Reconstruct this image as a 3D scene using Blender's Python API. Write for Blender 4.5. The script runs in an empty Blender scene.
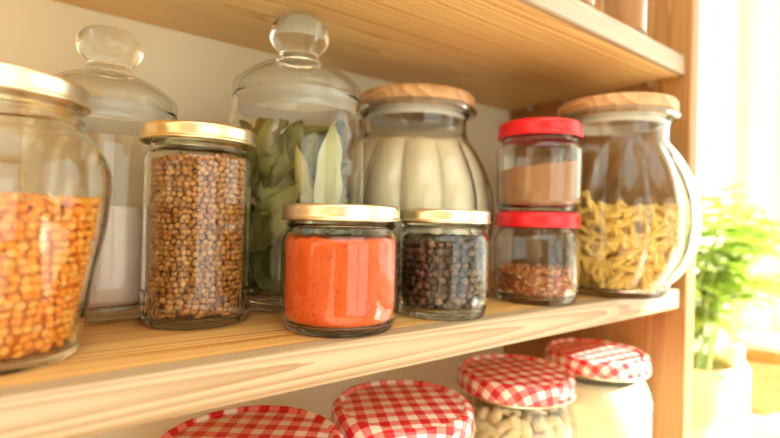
import bpy, bmesh, math, random
from mathutils import Vector, Matrix, noise

random.seed(7)
S = bpy.context.scene
COL = S.collection
PI = math.pi
Z0 = 1.15            # height of the middle shelf's top above the floor
T = 0.0179           # board thickness
FRONT = 0.1863       # Y of the shelf fronts (camera stands over X=0, Y=0)
WALL = 0.386         # Y of the back wall
PX = 0.4757          # inner face of the side panel
TP = 0.0194
HU = 0.1945          # underside of the upper board above the middle board
ROOM_R, ROOM_L, ROOM_F, ROOM_H = 1.30, -1.5, -2.3, 2.45

# ------------------------------------------------------------------ helpers
def tag(o, label=None, cat=None, group=None, kind=None):
    if label: o['label'] = label
    if cat: o['category'] = cat
    if group: o['group'] = group
    if kind: o['kind'] = kind
    return o

def thing(name, label, cat, loc=(0, 0, 0), rz=0.0, group=None):
    o = bpy.data.objects.new(name, None)
    o.empty_display_size = 0.02
    COL.objects.link(o)
    o.location = (loc[0], loc[1], loc[2] + Z0)
    o.rotation_euler = (0, 0, rz)
    return tag(o, label, cat, group)

def finish(me, smooth=True, sharp=40):
    if smooth:
        me.polygons.foreach_set('use_smooth', [True] * len(me.polygons))
        me.set_sharp_from_angle(angle=math.radians(sharp))
    me.update()

def obj(name, bm, mats, parent=None, loc=None, smooth=True, sharp=40, recalc=True):
    if recalc: bmesh.ops.recalc_face_normals(bm, faces=bm.faces[:])
    me = bpy.data.meshes.new(name)
    bm.to_mesh(me); bm.free()
    if not isinstance(mats, (list, tuple)): mats = [mats]
    for m in mats: me.materials.append(m)
    finish(me, smooth, sharp)
    o = bpy.data.objects.new(name, me)
    COL.objects.link(o)
    if parent is not None: o.parent = parent
    if loc is not None: o.location = loc if parent is not None else (loc[0], loc[1], loc[2] + Z0)
    return o

def pyobj(name, verts, faces, mats, parent=None, loc=None, fmat=None, sharp=60):
    me = bpy.data.meshes.new(name)
    me.from_pydata(verts, [], faces)
    if not isinstance(mats, (list, tuple)): mats = [mats]
    for m in mats: me.materials.append(m)
    if fmat: me.polygons.foreach_set('material_index', fmat)
    finish(me, True, sharp)
    o = bpy.data.objects.new(name, me)
    COL.objects.link(o)
    if parent is not None: o.parent = parent
    if loc is not None: o.location = loc if parent is not None else (loc[0], loc[1], loc[2] + Z0)
    return o

def struct(o):
    o['kind'] = 'structure'; return o

def box_bm(x0, x1, y0, y1, z0, z1, bevel=0.0, seg=2, bm=None):
    own = bm is None
    if own: bm = bmesh.new()
    v = [bm.verts.new(p) for p in ((x0,y0,z0),(x1,y0,z0),(x1,y1,z0),(x0,y1,z0),(x0,y0,z1),(x1,y0,z1),(x1,y1,z1),(x0,y1,z1))]
    fs = [bm.faces.new([v[i] for i in q]) for q in ((3,2,1,0),(4,5,6,7),(0,1,5,4),(1,2,6,5),(2,3,7,6),(3,0,4,7))]
    if bevel > 0:
        es = list({e for f in fs for e in f.edges})
        bmesh.ops.bevel(bm, geom=es, offset=bevel, segments=seg, affect='EDGES', profile=0.5)
    return bm

def cr(pts, n=5):
    """Catmull-Rom through pts; a repeated point makes a corner."""
    out = []
    m = len(pts)
    for i in range(m - 1):
        p1, p2 = pts[i], pts[i + 1]
        if p1 == p2: continue
        p0 = pts[i - 1] if i > 0 else p1
        p3 = pts[i + 2] if i + 2 < m else p2
        for k in range(n):
            t = k / n
            a = []
            for j in (0, 1):
                a.append(0.5 * ((2 * p1[j]) + (-p0[j] + p2[j]) * t + (2*p0[j] - 5*p1[j] + 4*p2[j] - p3[j]) * t*t
                                + (-p0[j] + 3*p1[j] - 3*p2[j] + p3[j]) * t**3))
            out.append((max(0.0, a[0]), a[1]))
    out.append(tuple(pts[-1]))
    return out

def lathe(profile, seg=72, mod=None, bm=None, mat=None):
    """Revolve (r, z) points; mod(theta, r, z) -> r lets the section vary round the axis."""
    if bm is None: bm = bmesh.new()
    rings = []
    for r, z in profile:
        if r < 1e-7:
            rings.append([bm.verts.new((0, 0, z))])
        else:
            ring = []
            for k in range(seg):
                th = 2 * PI * k / seg
                rr = mod(th, r, z) if mod else r
                ring.append(bm.verts.new((rr * math.cos(th), rr * math.sin(th), z)))
            rings.append(ring)
    for i in range(len(rings) - 1):
        a, b = rings[i], rings[i + 1]
        for k in range(seg):
            k2 = (k + 1) % seg
            if len(a) == 1 and len(b) == 1: break
            if len(a) == 1: f = bm.faces.new((a[0], b[k2], b[k]))
            elif len(b) == 1: f = bm.faces.new((a[k], a[k2], b[0]))
            else: f = bm.faces.new((a[k], a[k2], b[k2], b[k]))
            if mat is not None: f.material_index = mat(i) if callable(mat) else mat
    return bm

def radius_at(profile):
    """piecewise-linear R(z) of an outer profile running upward"""
    pts = []
    for r, z in profile:
        if not pts or z > pts[-1][1] + 1e-6: pts.append((r, z))
    def f(z):
        if z <= pts[0][1]: return pts[0][0]
        for (r0, z0), (r1, z1) in zip(pts, pts[1:]):
            if z <= z1: return r0 + (r1 - r0) * (z - z0) / (z1 - z0)
        return pts[-1][0]
    return f

# ------------------------------------------------------------------ materials
class NT:
    def __init__(self, name):
        self.m = bpy.data.materials.new(name); self.m.use_nodes = True
        self.t = self.m.node_tree; self.t.nodes.clear()
        self.out = self.n('ShaderNodeOutputMaterial')
    def n(self, typ, **kw):
        nd = self.t.nodes.new(typ)
        for k, v in kw.items():
            if hasattr(nd, k): setattr(nd, k, v)
            else: nd.inputs[k.replace('_', ' ')].default_value = v
        return nd
    def l(self, a, b): self.t.links.new(a, b)
    def surf(self, sh): self.l(sh, self.out.inputs['Surface']); return self.m

def ramp(nt, fac, stops):
    r = nt.n('ShaderNodeValToRGB')
    while len(r.color_ramp.elements) > 1: r.color_ramp.elements.remove(r.color_ramp.elements[-1])
    r.color_ramp.elements[0].position = stops[0][0]
    r.color_ramp.elements[0].color = (*stops[0][1], 1)
    for p, c in stops[1:]:
        e = r.color_ramp.elements.new(p); e.color = (*c, 1)
    nt.l(fac, r.inputs['Fac'])
    return r.outputs['Color']

def principled(nt, color=None, rough=0.5, metallic=0.0, spec=0.5, **kw):
    p = nt.n('ShaderNodeBsdfPrincipled')
    if color is not None:
        if isinstance(color, tuple): p.inputs['Base Color'].default_value = (*color, 1)
        else: nt.l(color, p.inputs['Base Color'])
    p.inputs['Roughness'].default_value = rough
    p.inputs['Metallic'].default_value = metallic
    p.inputs['Specular IOR Level'].default_value = spec
    for k, v in kw.items(): p.inputs[k].default_value = v
    return p

def plain(name, color, rough=0.5, metallic=0.0, bump=0.0, bscale=200.0, vary=0.0, spec=0.5):
    nt = NT(name)
    col = color
    if vary or bump:
        tc = nt.n('ShaderNodeTexCoord'); ns = nt.n('ShaderNodeTexNoise', Scale=bscale, Detail=4.0)
        nt.l(tc.outputs['Object'], ns.inputs['Vector'])
    if vary:
        lo = tuple(c * (1 - vary) for c in color); hi = tuple(min(1, c * (1 + vary)) for c in color)
        col = ramp(nt, ns.outputs['Fac'], [(0.3, lo), (0.7, hi)])
    p = principled(nt, col, rough, metallic, spec)
    if bump:
        b = nt.n('ShaderNodeBump', Strength=bump, Distance=0.001)
        nt.l(ns.outputs['Fac'], b.inputs['Height']); nt.l(b.outputs['Normal'], p.inputs['Normal'])
    return nt.surf(p.outputs['BSDF'])

def wood(name, axis, light, mid, dark, lam=0.045, rough=0.45, grain=1.0, seed=0.0, rings=190.0, edge=None):
    """glued pine: lamellas across the board, streaks and growth rings along `axis`"""
    nt = NT(name)
    tc = nt.n('ShaderNodeTexCoord'); sep = nt.n('ShaderNodeSeparateXYZ')
    nt.l(tc.outputs['Object'], sep.inputs[0])
    along = {'X': 'X', 'Z': 'Z', 'Y': 'Y'}[axis]
    others = [a for a in 'XYZ' if a != along]
    across = others[0] if along == 'Z' else ('Y' if along == 'X' else 'X')
    across = 'Y' if along in 'XZ' else 'X'
    other = [a for a in 'XYZ' if a not in (along, across)][0]
    lamdiv = nt.n('ShaderNodeMath', operation='DIVIDE'); nt.l(sep.outputs[across], lamdiv.inputs[0]); lamdiv.inputs[1].default_value = lam
    addl = nt.n('ShaderNodeMath', operation='ADD'); nt.l(lamdiv.outputs[0], addl.inputs[0]); addl.inputs[1].default_value = 50.37 + seed
    fl = nt.n('ShaderNodeMath', operation='FLOOR'); nt.l(addl.outputs[0], fl.inputs[0])
    # staves: each lamella is cut into lengths of its own
    offs = nt.n('ShaderNodeTexWhiteNoise', noise_dimensions='1D'); nt.l(fl.outputs[0], offs.inputs['W'])
    ld = nt.n('ShaderNodeMath', operation='MULTIPLY'); nt.l(sep.outputs[along], ld.inputs[0]); ld.inputs[1].default_value = 0.7
    lo_ = nt.n('ShaderNodeMath', operation='ADD'); nt.l(ld.outputs[0], lo_.inputs[0]); nt.l(offs.outputs['Value'], lo_.inputs[1])
    lfl = nt.n('ShaderNodeMath', operation='FLOOR'); nt.l(lo_.outputs[0], lfl.inputs[0])
    cid = nt.n('ShaderNodeCombineXYZ'); nt.l(fl.outputs[0], cid.inputs[0]); nt.l(lfl.outputs[0], cid.inputs[1]); cid.inputs[2].default_value = seed
    wn = nt.n('ShaderNodeTexWhiteNoise', noise_dimensions='3D'); nt.l(cid.outputs[0], wn.inputs['Vector'])
    # stretched coordinates, shifted per stave
    comb = nt.n('ShaderNodeCombineXYZ')
    sa = nt.n('ShaderNodeMath', operation='MULTIPLY'); nt.l(sep.outputs[along], sa.inputs[0]); sa.inputs[1].default_value = 0.022
    nt.l(sa.outputs[0], comb.inputs[0]); nt.l(sep.outputs[across], comb.inputs[1]); nt.l(sep.outputs[other], comb.inputs[2])
    sh = nt.n('ShaderNodeVectorMath', operation='MULTIPLY_ADD')
    nt.l(wn.outputs['Color'], sh.inputs[0]); sh.inputs[1].default_value = (3.0, 3.0, 3.0); nt.l(comb.outputs[0], sh.inputs[2])
    warp = nt.n('ShaderNodeTexNoise', Scale=22.0, Detail=2.0); nt.l(sh.outputs[0], warp.inputs['Vector'])
    wv = nt.n('ShaderNodeVectorMath', operation='MULTIPLY_ADD'); nt.l(warp.outputs['Color'], wv.inputs[0])
    wv.inputs[1].default_value = (0.05, 0.05, 0.05); nt.l(sh.outputs[0], wv.inputs[2])
    wave = nt.n('ShaderNodeTexWave', wave_type='BANDS', bands_direction='DIAGONAL', wave_profile='SAW')
    wave.inputs['Scale'].default_value = rings; wave.inputs['Distortion'].default_value = 1.2
    wave.inputs['Detail'].default_value = 2.0; wave.inputs['Detail Scale'].default_value = 1.5
    nt.l(wv.outputs[0], wave.inputs['Vector'])
    fib = nt.n('ShaderNodeTexNoise', Scale=420.0, Detail=3.0, Roughness=0.6); nt.l(sh.outputs[0], fib.inputs['Vector'])
    big = nt.n('ShaderNodeTexNoise', Scale=28.0, Detail=2.0); nt.l(sh.outputs[0], big.inputs['Vector'])
    def mul(a, k):
        m = nt.n('ShaderNodeMath', operation='MULTIPLY'); nt.l(a, m.inputs[0]); m.inputs[1].default_value = k; return m.outputs[0]
    def add(a, b):
        m = nt.n('ShaderNodeMath', operation='ADD'); nt.l(a, m.inputs[0]); nt.l(b, m.inputs[1]); return m.outputs[0]
    f = add(add(mul(wave.outputs['Fac'], 0.40 * grain), mul(fib.outputs['Fac'], 0.30 * grain)), add(mul(wn.outputs['Value'], 0.28), mul(big.outputs['Fac'], 0.22)))
    col = ramp(nt, f, [(0.25, light), (0.52, mid), (0.80, dark)])
    if edge:                                   # pale edge stave, amber behind; tint also brightens those in place of light
        g = nt.n('ShaderNodeMath', operation='GREATER_THAN'); nt.l(sep.outputs[across], g.inputs[0]); g.inputs[1].default_value = edge[0]
        mxc = nt.n('ShaderNodeMix', data_type='RGBA', blend_type='MULTIPLY'); nt.l(g.outputs[0], mxc.inputs[0]); nt.l(col, mxc.inputs[6]); mxc.inputs[7].default_value = (*edge[1], 1)
        col = mxc.outputs[2]
    p = principled(nt, col, rough)
    b = nt.n('ShaderNodeBump', Strength=0.12, Distance=0.0006); nt.l(fib.outputs['Fac'], b.inputs['Height']); nt.l(b.outputs['Normal'], p.inputs['Normal'])
    return nt.surf(p.outputs['BSDF'])

def glass(name, tint=(0.97, 0.985, 0.975), ior=1.46, rough=0.0, rim=0.80):
    """clear jar glass: mirror reflection by Fresnel, otherwise see-through; longer paths at the rim of the wall look greener"""
    nt = NT(name)
    lw = nt.n('ShaderNodeLayerWeight', Blend=0.5)
    pw = nt.n('ShaderNodeMath', operation='POWER'); nt.l(lw.outputs['Facing'], pw.inputs[0]); pw.inputs[1].default_value = 5.0
    fr = nt.n('ShaderNodeMath', operation='MULTIPLY_ADD'); nt.l(pw.outputs[0], fr.inputs[0]); fr.inputs[1].default_value = 0.965; fr.inputs[2].default_value = 0.035
    tcol = ramp(nt, lw.outputs['Facing'], [(0.0, (0.993, 0.996, 0.993)), (0.75, tint), (0.93, tuple(c * 0.95 for c in tint)), (1.0, tuple(c * rim for c in tint))])
    tr = nt.n('ShaderNodeBsdfTransparent'); nt.l(tcol, tr.inputs['Color'])
    gl = nt.n('ShaderNodeBsdfGlossy', Roughness=rough)
    mx = nt.n('ShaderNodeMixShader'); nt.l(fr.outputs[0], mx.inputs[0]); nt.l(tr.outputs[0], mx.inputs[1]); nt.l(gl.outputs[0], mx.inputs[2])
    return nt.surf(mx.outputs[0])

def real_glass(name, color=(0.97, 0.99, 0.98), rough=0.0, ior=1.46):
    nt = NT(name)
    g = nt.n('ShaderNodeBsdfGlass', Roughness=rough, IOR=ior); g.inputs['Color'].default_value = (*color, 1)
    return nt.surf(g.outputs[0])

def island(name, stops, rough=0.5, bump=0.0, bscale=600.0, speck=None, spec=0.5):
    """every loose seed takes its own tone"""
    nt = NT(name)
    g = nt.n('ShaderNodeNewGeometry')
    col = ramp(nt, g.outputs['Random Per Island'], stops)
    p = principled(nt, col, rough, spec=spec)
    if bump:
        tc = nt.n('ShaderNodeTexCoord'); ns = nt.n('ShaderNodeTexNoise', Scale=bscale, Detail=2.0); nt.l(tc.outputs['Object'], ns.inputs['Vector'])
        b = nt.n('ShaderNodeBump', Strength=bump, Distance=0.0005); nt.l(ns.outputs['Fac'], b.inputs['Height']); nt.l(b.outputs['Normal'], p.inputs['Normal'])
    return nt.surf(p.outputs['BSDF'])

def powder(name, c1, c2, c3, scale=900.0, bump=0.5):
    nt = NT(name)
    tc = nt.n('ShaderNodeTexCoord')
    a = nt.n('ShaderNodeTexNoise', Scale=scale, Detail=3.0); nt.l(tc.outputs['Object'], a.inputs['Vector'])
    b = nt.n('ShaderNodeTexNoise', Scale=scale * 0.12, Detail=3.0); nt.l(tc.outputs['Object'], b.inputs['Vector'])
    m = nt.n('ShaderNodeMath', operation='MULTIPLY_ADD'); nt.l(b.outputs['Fac'], m.inputs[0]); m.inputs[1].default_value = 0.5; nt.l(a.outputs['Fac'], m.inputs[2])
    col = ramp(nt, m.outputs[0], [(0.48, c3), (0.60, c1), (0.9, c2)])
    p = principled(nt, col, 0.9, spec=0.2)
    bp = nt.n('ShaderNodeBump', Strength=bump, Distance=0.0006); nt.l(a.outputs['Fac'], bp.inputs['Height']); nt.l(bp.outputs['Normal'], p.inputs['Normal'])
    return nt.surf(p.outputs['BSDF'])

def gingham(name, zt, period=0.0118, turn=0.0):
    """printed check, flat on top and drawn down over the edge of the lid"""
    nt = NT(name)
    tc = nt.n('ShaderNodeTexCoord'); sp = nt.n('ShaderNodeSeparateXYZ'); nt.l(tc.outputs['Object'], sp.inputs[0])
    fl = nt.n('ShaderNodeVectorMath', operation='MULTIPLY'); nt.l(tc.outputs['Object'], fl.inputs[0]); fl.inputs[1].default_value = (1, 1, 0)
    ln = nt.n('ShaderNodeVectorMath', operation='LENGTH'); nt.l(fl.outputs[0], ln.inputs[0])
    nm = nt.n('ShaderNodeVectorMath', operation='NORMALIZE'); nt.l(fl.outputs[0], nm.inputs[0])
    dn = nt.n('ShaderNodeMath', operation='SUBTRACT'); dn.inputs[0].default_value = zt; nt.l(sp.outputs['Z'], dn.inputs[1])
    rho = nt.n('ShaderNodeMath', operation='ADD'); nt.l(ln.outputs['Value'], rho.inputs[0]); nt.l(dn.outputs[0], rho.inputs[1])
    sc = nt.n('ShaderNodeVectorMath', operation='SCALE'); nt.l(nm.outputs[0], sc.inputs[0]); nt.l(rho.outputs[0], sc.inputs['Scale'])
    mp = nt.n('ShaderNodeMapping'); mp.inputs['Rotation'].default_value = (0, 0, turn); nt.l(sc.outputs[0], mp.inputs['Vector'])
    sep = nt.n('ShaderNodeSeparateXYZ'); nt.l(mp.outputs[0], sep.inputs[0])
    u = nt.n('ShaderNodeMath', operation='DIVIDE'); nt.l(sep.outputs['X'], u.inputs[0]); u.inputs[1].default_value = period
    v = nt.n('ShaderNodeMath', operation='DIVIDE'); nt.l(sep.outputs['Y'], v.inputs[0]); v.inputs[1].default_value = period
    uo, vo = u.outputs[0], v.outputs[0]
    def stripe(o):
        a = nt.n('ShaderNodeMath', operation='ADD'); nt.l(o, a.inputs[0]); a.inputs[1].default_value = 100.2
        f = nt.n('ShaderNodeMath', operation='FRACT'); nt.l(a.outputs[0], f.inputs[0])
        g = nt.n('ShaderNodeMath', operation='GREATER_THAN'); nt.l(f.outputs[0], g.inputs[0]); g.inputs[1].default_value = 0.5
        return g.outputs[0]
    s = nt.n('ShaderNodeMath', operation='ADD'); nt.l(stripe(uo), s.inputs[0]); nt.l(stripe(vo), s.inputs[1])
    h = nt.n('ShaderNodeMath', operation='MULTIPLY'); nt.l(s.outputs[0], h.inputs[0]); h.inputs[1].default_value = 0.5
    col = ramp(nt, h.outputs[0], [(0.0, (0.86, 0.80, 0.74)), (0.5, (0.78, 0.22, 0.20)), (1.0, (0.60, 0.010, 0.022))])
    # ramp is stepped by the three values of h
    p = principled(nt, col, 0.22, **{'Coat Weight': 0.4, 'Coat Roughness': 0.08})
    return nt.surf(p.outputs['BSDF'])

M = {}
M['shelf'] = wood('pine_shelf', 'X', (0.53, 0.41, 0.28), (0.47, 0.34, 0.21), (0.32, 0.15, 0.05), seed=0.3, edge=(0.1965, (1.72, 1.44, 0.82)))  # amber tint also lifts the top, making up for weak light there
M['shelf_up'] = wood('pine_upper_shelf', 'X', (0.53, 0.435, 0.33), (0.475, 0.36, 0.26), (0.34, 0.19, 0.09), seed=3.7, lam=0.05, edge=(0.1905, (1.95, 1.76, 1.04)))  # tint brightens the underside, standing in for bounced light
M['panel'] = wood('pine_panel', 'Z', (0.54, 0.31, 0.125), (0.45, 0.235, 0.08), (0.32, 0.14, 0.042), seed=1.9, lam=0.06)
M['lidwood'] = wood('lid_wood', 'X', (0.76, 0.52, 0.30), (0.68, 0.42, 0.22), (0.5, 0.27, 0.12), lam=0.3, seed=5.1, rings=40)
M['wall'] = plain('wall_paint', (0.77, 0.695, 0.515), 0.85, bump=0.08, bscale=120.0)
M['sandwall'] = plain('sand_wall_paint', (0.60, 0.48, 0.33), 0.85, bump=0.05, bscale=120.0)
M['ceiling'] = plain('ceiling_paint', (0.90, 0.84, 0.73), 0.9, bump=0.05, bscale=90.0)
M['floor'] = wood('floor_wood', 'X', (0.82, 0.72, 0.58), (0.76, 0.65, 0.50), (0.64, 0.52, 0.37), lam=0.12, seed=8.0)
M['white'] = plain('white_paint', (0.86, 0.84, 0.79), 0.45, bump=0.02, bscale=80.0)
M['glass'] = real_glass('jar_glass', (0.99, 0.995, 0.985), ior=1.37)
M['thin'] = glass('preserving_jar_glass')
M['lidglass'] = real_glass('lid_glass', (0.985, 0.99, 0.985))
def ground(name):
    nt = NT(name)
    g = nt.n('ShaderNodeBsdfGlass', Roughness=0.45, IOR=1.46); t_ = nt.n('ShaderNodeBsdfTranslucent'); d_ = nt.n('ShaderNodeBsdfDiffuse')
    t_.inputs['Color'].default_value = (0.9, 0.89, 0.86, 1); d_.inputs['Color'].default_value = (0.9, 0.89, 0.86, 1)
    m1 = nt.n('ShaderNodeMixShader'); nt.l(t_.outputs[0], m1.inputs[1]); nt.l(d_.outputs[0], m1.inputs[2])
    m2 = nt.n('ShaderNodeMixShader'); m2.inputs[0].default_value = 0.55; nt.l(g.outputs[0], m2.inputs[1]); nt.l(m1.outputs[0], m2.inputs[2])
    return nt.surf(m2.outputs[0])
M['dome'] = glass('lid_dome_glass', (0.985, 0.99, 0.98), rim=0.92)
M['frost'] = ground('ground_glass')
M['pane'] = glass('window_glass', (0.97, 0.985, 0.98))
M['gold'] = plain('gold_lacquer', (0.84, 0.725, 0.47), 0.3, metallic=1.0, bump=0.02, bscale=900.0)
M['palegold'] = plain('pale_gold_lacquer', (0.87, 0.79, 0.60), 0.3, metallic=1.0, bump=0.02, bscale=900.0)
M['red'] = plain('red_enamel', (0.72, 0.012, 0.022), 0.28, bump=0.01, bscale=500.0)
M['steel'] = plain('steel', (0.7, 0.68, 0.63), 0.3, metallic=1.0, vary=0.05)
M['coriander'] = island('coriander_skin', [(0.0, (0.24, 0.075, 0.015)), (0.15, (0.42, 0.155, 0.028)), (0.6, (0.53, 0.215, 0.038)), (0.9, (0.66, 0.33, 0.08)), (1.0, (0.48, 0.13, 0.04))], 0.5, 0.35, 900.0)
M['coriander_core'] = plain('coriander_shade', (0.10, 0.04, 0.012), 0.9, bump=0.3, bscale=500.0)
M['lentil'] = island('lentil_skin', [(0.0, (0.90, 0.26, 0.020)), (0.5, (0.94, 0.35, 0.035)), (0.85, (0.95, 0.46, 0.08)), (1.0, (0.88, 0.42, 0.11))], 0.5, spec=0.3)
M['lentil_core'] = plain('lentil_bulk', (0.85, 0.27, 0.03), 0.9, bump=0.3, bscale=400.0)
M['pepper'] = island('peppercorn_skin', [(0.0, (0.030, 0.014, 0.009)), (0.5, (0.085, 0.040, 0.024)), (0.85, (0.16, 0.080, 0.045)), (1.0, (0.26, 0.14, 0.08))], 0.45, 0.9, 700.0)
M['pepper_core'] = plain('peppercorn_bulk', (0.02, 0.012, 0.009), 0.9, bump=0.3, bscale=500.0)
M['paprika'] = powder('paprika', (0.82, 0.095, 0.010), (0.88, 0.145, 0.022), (0.50, 0.040, 0.006))
M['cinnamon'] = powder('cinnamon', (0.46, 0.22, 0.105), (0.52, 0.27, 0.135), (0.36, 0.16, 0.07))
M['redspice'] = powder('brown_red_spice', (0.56, 0.27, 0.13), (0.62, 0.32, 0.16), (0.44, 0.18, 0.08))
M['flour'] = powder('flour', (0.93, 0.83, 0.61), (0.95, 0.87, 0.67), (0.88, 0.76, 0.53), scale=300, bump=0.3)
M['sugar'] = powder('pinkish_salt', (0.90, 0.64, 0.47), (0.93, 0.71, 0.56), (0.84, 0.56, 0.40), scale=1200, bump=0.4)
M['grits'] = powder('grits', (0.80, 0.64, 0.40), (0.88, 0.74, 0.52), (0.66, 0.48, 0.26), scale=600, bump=0.5)
M['flakes'] = island('chilli_flake', [(0.0, (0.50, 0.06, 0.02)), (0.3, (0.70, 0.18, 0.05)), (0.5, (0.80, 0.38, 0.12)), (0.9, (0.86, 0.56, 0.24)), (1.0, (0.4, 0.06, 0.03))], 0.6, spec=0.3)
M['flakes_core'] = plain('chilli_bulk', (0.45, 0.14, 0.05), 0.9, bump=0.4, bscale=500.0)
M['pasta'] = plain('pasta_dough', (0.92, 0.62, 0.15), 0.55, bump=0.1, bscale=500.0, vary=0.12)
M['nut'] = plain('nut_flesh', (0.82, 0.62, 0.36), 0.6, bump=0.2, bscale=300.0, vary=0.15)
M['cream'] = plain('cream_glaze', (0.80, 0.60, 0.34), 0.35, vary=0.04, bscale=30.0)
M['soil'] = plain('potting_soil', (0.06, 0.035, 0.02), 0.95, bump=0.8, bscale=250.0, vary=0.4)
M['stem'] = plain('green_stem', (0.30, 0.42, 0.12), 0.6, vary=0.2, bscale=60.0)
M['wicker'] = plain('wicker', (0.55, 0.33, 0.12), 0.7, vary=0.3, bscale=150.0, bump=0.3)
M['cloth'] = plain('white_linen', (0.84, 0.80, 0.74), 0.9, bump=0.4, bscale=900.0)
M['counter'] = plain('counter_laminate', (0.80, 0.76, 0.69), 0.4, vary=0.04, bscale=60.0)

def leaf_mat(name, c1, c2, trans=0.0):
    nt = NT(name)
    tc = nt.n('ShaderNodeTexCoord'); ns = nt.n('ShaderNodeTexNoise', Scale=60.0, Detail=3.0); nt.l(tc.outputs['Object'], ns.inputs['Vector'])
    col = ramp(nt, ns.outputs['Fac'], [(0.3, c1), (0.7, c2)])
    p = principled(nt, col, 0.5, spec=0.35)
    if not trans: return nt.surf(p.outputs['BSDF'])
    t = nt.n('ShaderNodeBsdfTranslucent'); nt.l(col, t.inputs['Color'])
    mx = nt.n('ShaderNodeMixShader'); mx.inputs[0].default_value = trans
    nt.l(p.outputs['BSDF'], mx.inputs[1]); nt.l(t.outputs[0], mx.inputs[2])
    return nt.surf(mx.outputs[0])
M['bay_a'] = leaf_mat('bay_olive', (0.21, 0.17, 0.026), (0.31, 0.26, 0.05), 0.12)
M['bay_b'] = leaf_mat('bay_grey_green', (0.26, 0.24, 0.060), (0.38, 0.34, 0.10), 0.12)
M['bay_dark'] = leaf_mat('bay_dark_olive', (0.13, 0.12, 0.025), (0.21, 0.19, 0.045), 0.1)
M['bay_c'] = leaf_mat('bay_yellow', (0.46, 0.36, 0.10), (0.56, 0.46, 0.15), 0.12)
M['bay_pale'] = leaf_mat('bay_pale_back', (0.58, 0.54, 0.27), (0.68, 0.64, 0.36), 0.1)
M['basil'] = leaf_mat('fresh_leaf', (0.58, 0.72, 0.16), (0.78, 0.88, 0.36), 0.55)

# ------------------------------------------------------------------ room
def wall_with_hole(name, axis, pos, thick, a0, a1, z0, z1, h0, h1, hz0, hz1, mat):
    """a wall slab normal to `axis` with one rectangular opening, built of four slabs in one mesh"""
    bm = bmesh.new()
    for (p0, p1, q0, q1) in ((a0, h0, z0, z1), (h1, a1, z0, z1), (h0, h1, z0, hz0), (h0, h1, hz1, z1)):
        if p1 - p0 < 1e-4 or q1 - q0 < 1e-4: continue
        if axis == 'X': box_bm(pos, pos + thick, p0, p1, q0, q1, bm=bm)
        else: box_bm(p0, p1, pos, pos + thick, q0, q1, bm=bm)
    return struct(obj(name, bm, mat, smooth=False))

def window(name, axis, pos, h0, h1, z0, z1, mull=(), bars=(), w=0.045, d=0.05):
    """frame with mullions and a glass pane in an opening"""
    e = thing(name, None, None, (0, 0, -Z0)); e['kind'] = 'structure'
    bm = bmesh.new()
    def bar(p0, p1, q0, q1):
        if axis == 'X': box_bm(pos, pos + d, p0, p1, q0, q1, 0.004, 2, bm)
        else: box_bm(p0, p1, pos, pos + d, q0, q1, 0.004, 2, bm)
    bar(h0, h0 + w, z0, z1); bar(h1 - w, h1, z0, z1); bar(h0 + w, h1 - w, z0, z0 + w); bar(h0 + w, h1 - w, z1 - w, z1)
    for m in mull: bar(m - w * 0.7, m + w * 0.7, z0 + w, z1 - w)
    for b in bars: bar(h0 + w, h1 - w, b - w * 0.5, b + w * 0.5)
    obj('window_frame', bm, M['white'], e)
    g = d * 0.5
    if axis == 'X': pb = box_bm(pos + g - 0.003, pos + g + 0.003, h0 + 0.01, h1 - 0.01, z0 + 0.01, z1 - 0.01)
    else: pb = box_bm(h0 + 0.01, h1 - 0.01, pos + g - 0.003, pos + g + 0.003, z0 + 0.01, z1 - 0.01)
    obj('window_pane', pb, M['pane'], e, smooth=False)
    return e

# local helper heights below are absolute (floor at 0)
def srt(name, bm, mat): return struct(obj(name, bm, mat, smooth=False))
srt('floor', box_bm(ROOM_L - .1, ROOM_R + .1, ROOM_F - .1, WALL + .1, -0.05, 0.0), M['floor'])
SK = (-0.95, 0.72, -1.60, -0.10)    # unseen roof light, added to brighten inside the shelves: x0 x1 y0 y1
bm = bmesh.new()
for x0, x1, y0, y1 in ((ROOM_L - .1, SK[0], ROOM_F - .1, WALL + .1), (SK[1], ROOM_R + .1, ROOM_F - .1, WALL + .1), (SK[0], SK[1], ROOM_F - .1, SK[2]), (SK[0], SK[1], SK[3], WALL + .1)):
    box_bm(x0, x1, y0, y1, ROOM_H, ROOM_H + 0.1, bm=bm)
struct(obj('ceiling', bm, M['ceiling'], smooth=False))
e = thing('added_roof_window', None, None, (0, 0, -Z0)); e['kind'] = 'structure'
bm = bmesh.new()
for x0, x1, y0, y1 in ((SK[0], SK[0] + .06, SK[2], SK[3]), (SK[1] - .06, SK[1], SK[2], SK[3]), (SK[0] + .06, SK[1] - .06, SK[2], SK[2] + .06), (SK[0] + .06, SK[1] - .06, SK[3] - .06, SK[3])):
    box_bm(x0, x1, y0, y1, ROOM_H + 0.04, ROOM_H + 0.09, 0.004, 2, bm)
obj('window_frame', bm, M['white'], e)
obj('window_pane', box_bm(SK[0] + .01, SK[1] - .01, SK[2] + .01, SK[3] - .01, ROOM_H + 0.062, ROOM_H + 0.068), M['pane'], e, smooth=False)
srt('wall_back', box_bm(ROOM_L - .1, ROOM_R + .1, WALL, WALL + 0.1, 0, ROOM_H), M['wall'])
srt('wall_left', box_bm(ROOM_L - .1, ROOM_L, ROOM_F, WALL, 0, ROOM_H), M['sandwall'])
WR = (-1.15, 0.331, 0.98, 2.065)     # right window: y0 y1 z0 z1
wall_with_hole('wall_right', 'X', ROOM_R, 0.1, ROOM_F, WALL, 0, ROOM_H, *WR, M['white'])
window('window_1', 'X', ROOM_R + 0.035, *WR, mull=(-0.41,), w=0.05)
WF = (-0.80, 1.15, 0.06, 2.10)      # unseen glazed door, added behind the camera to light the shelves: x0 x1 z0 z1
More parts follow.
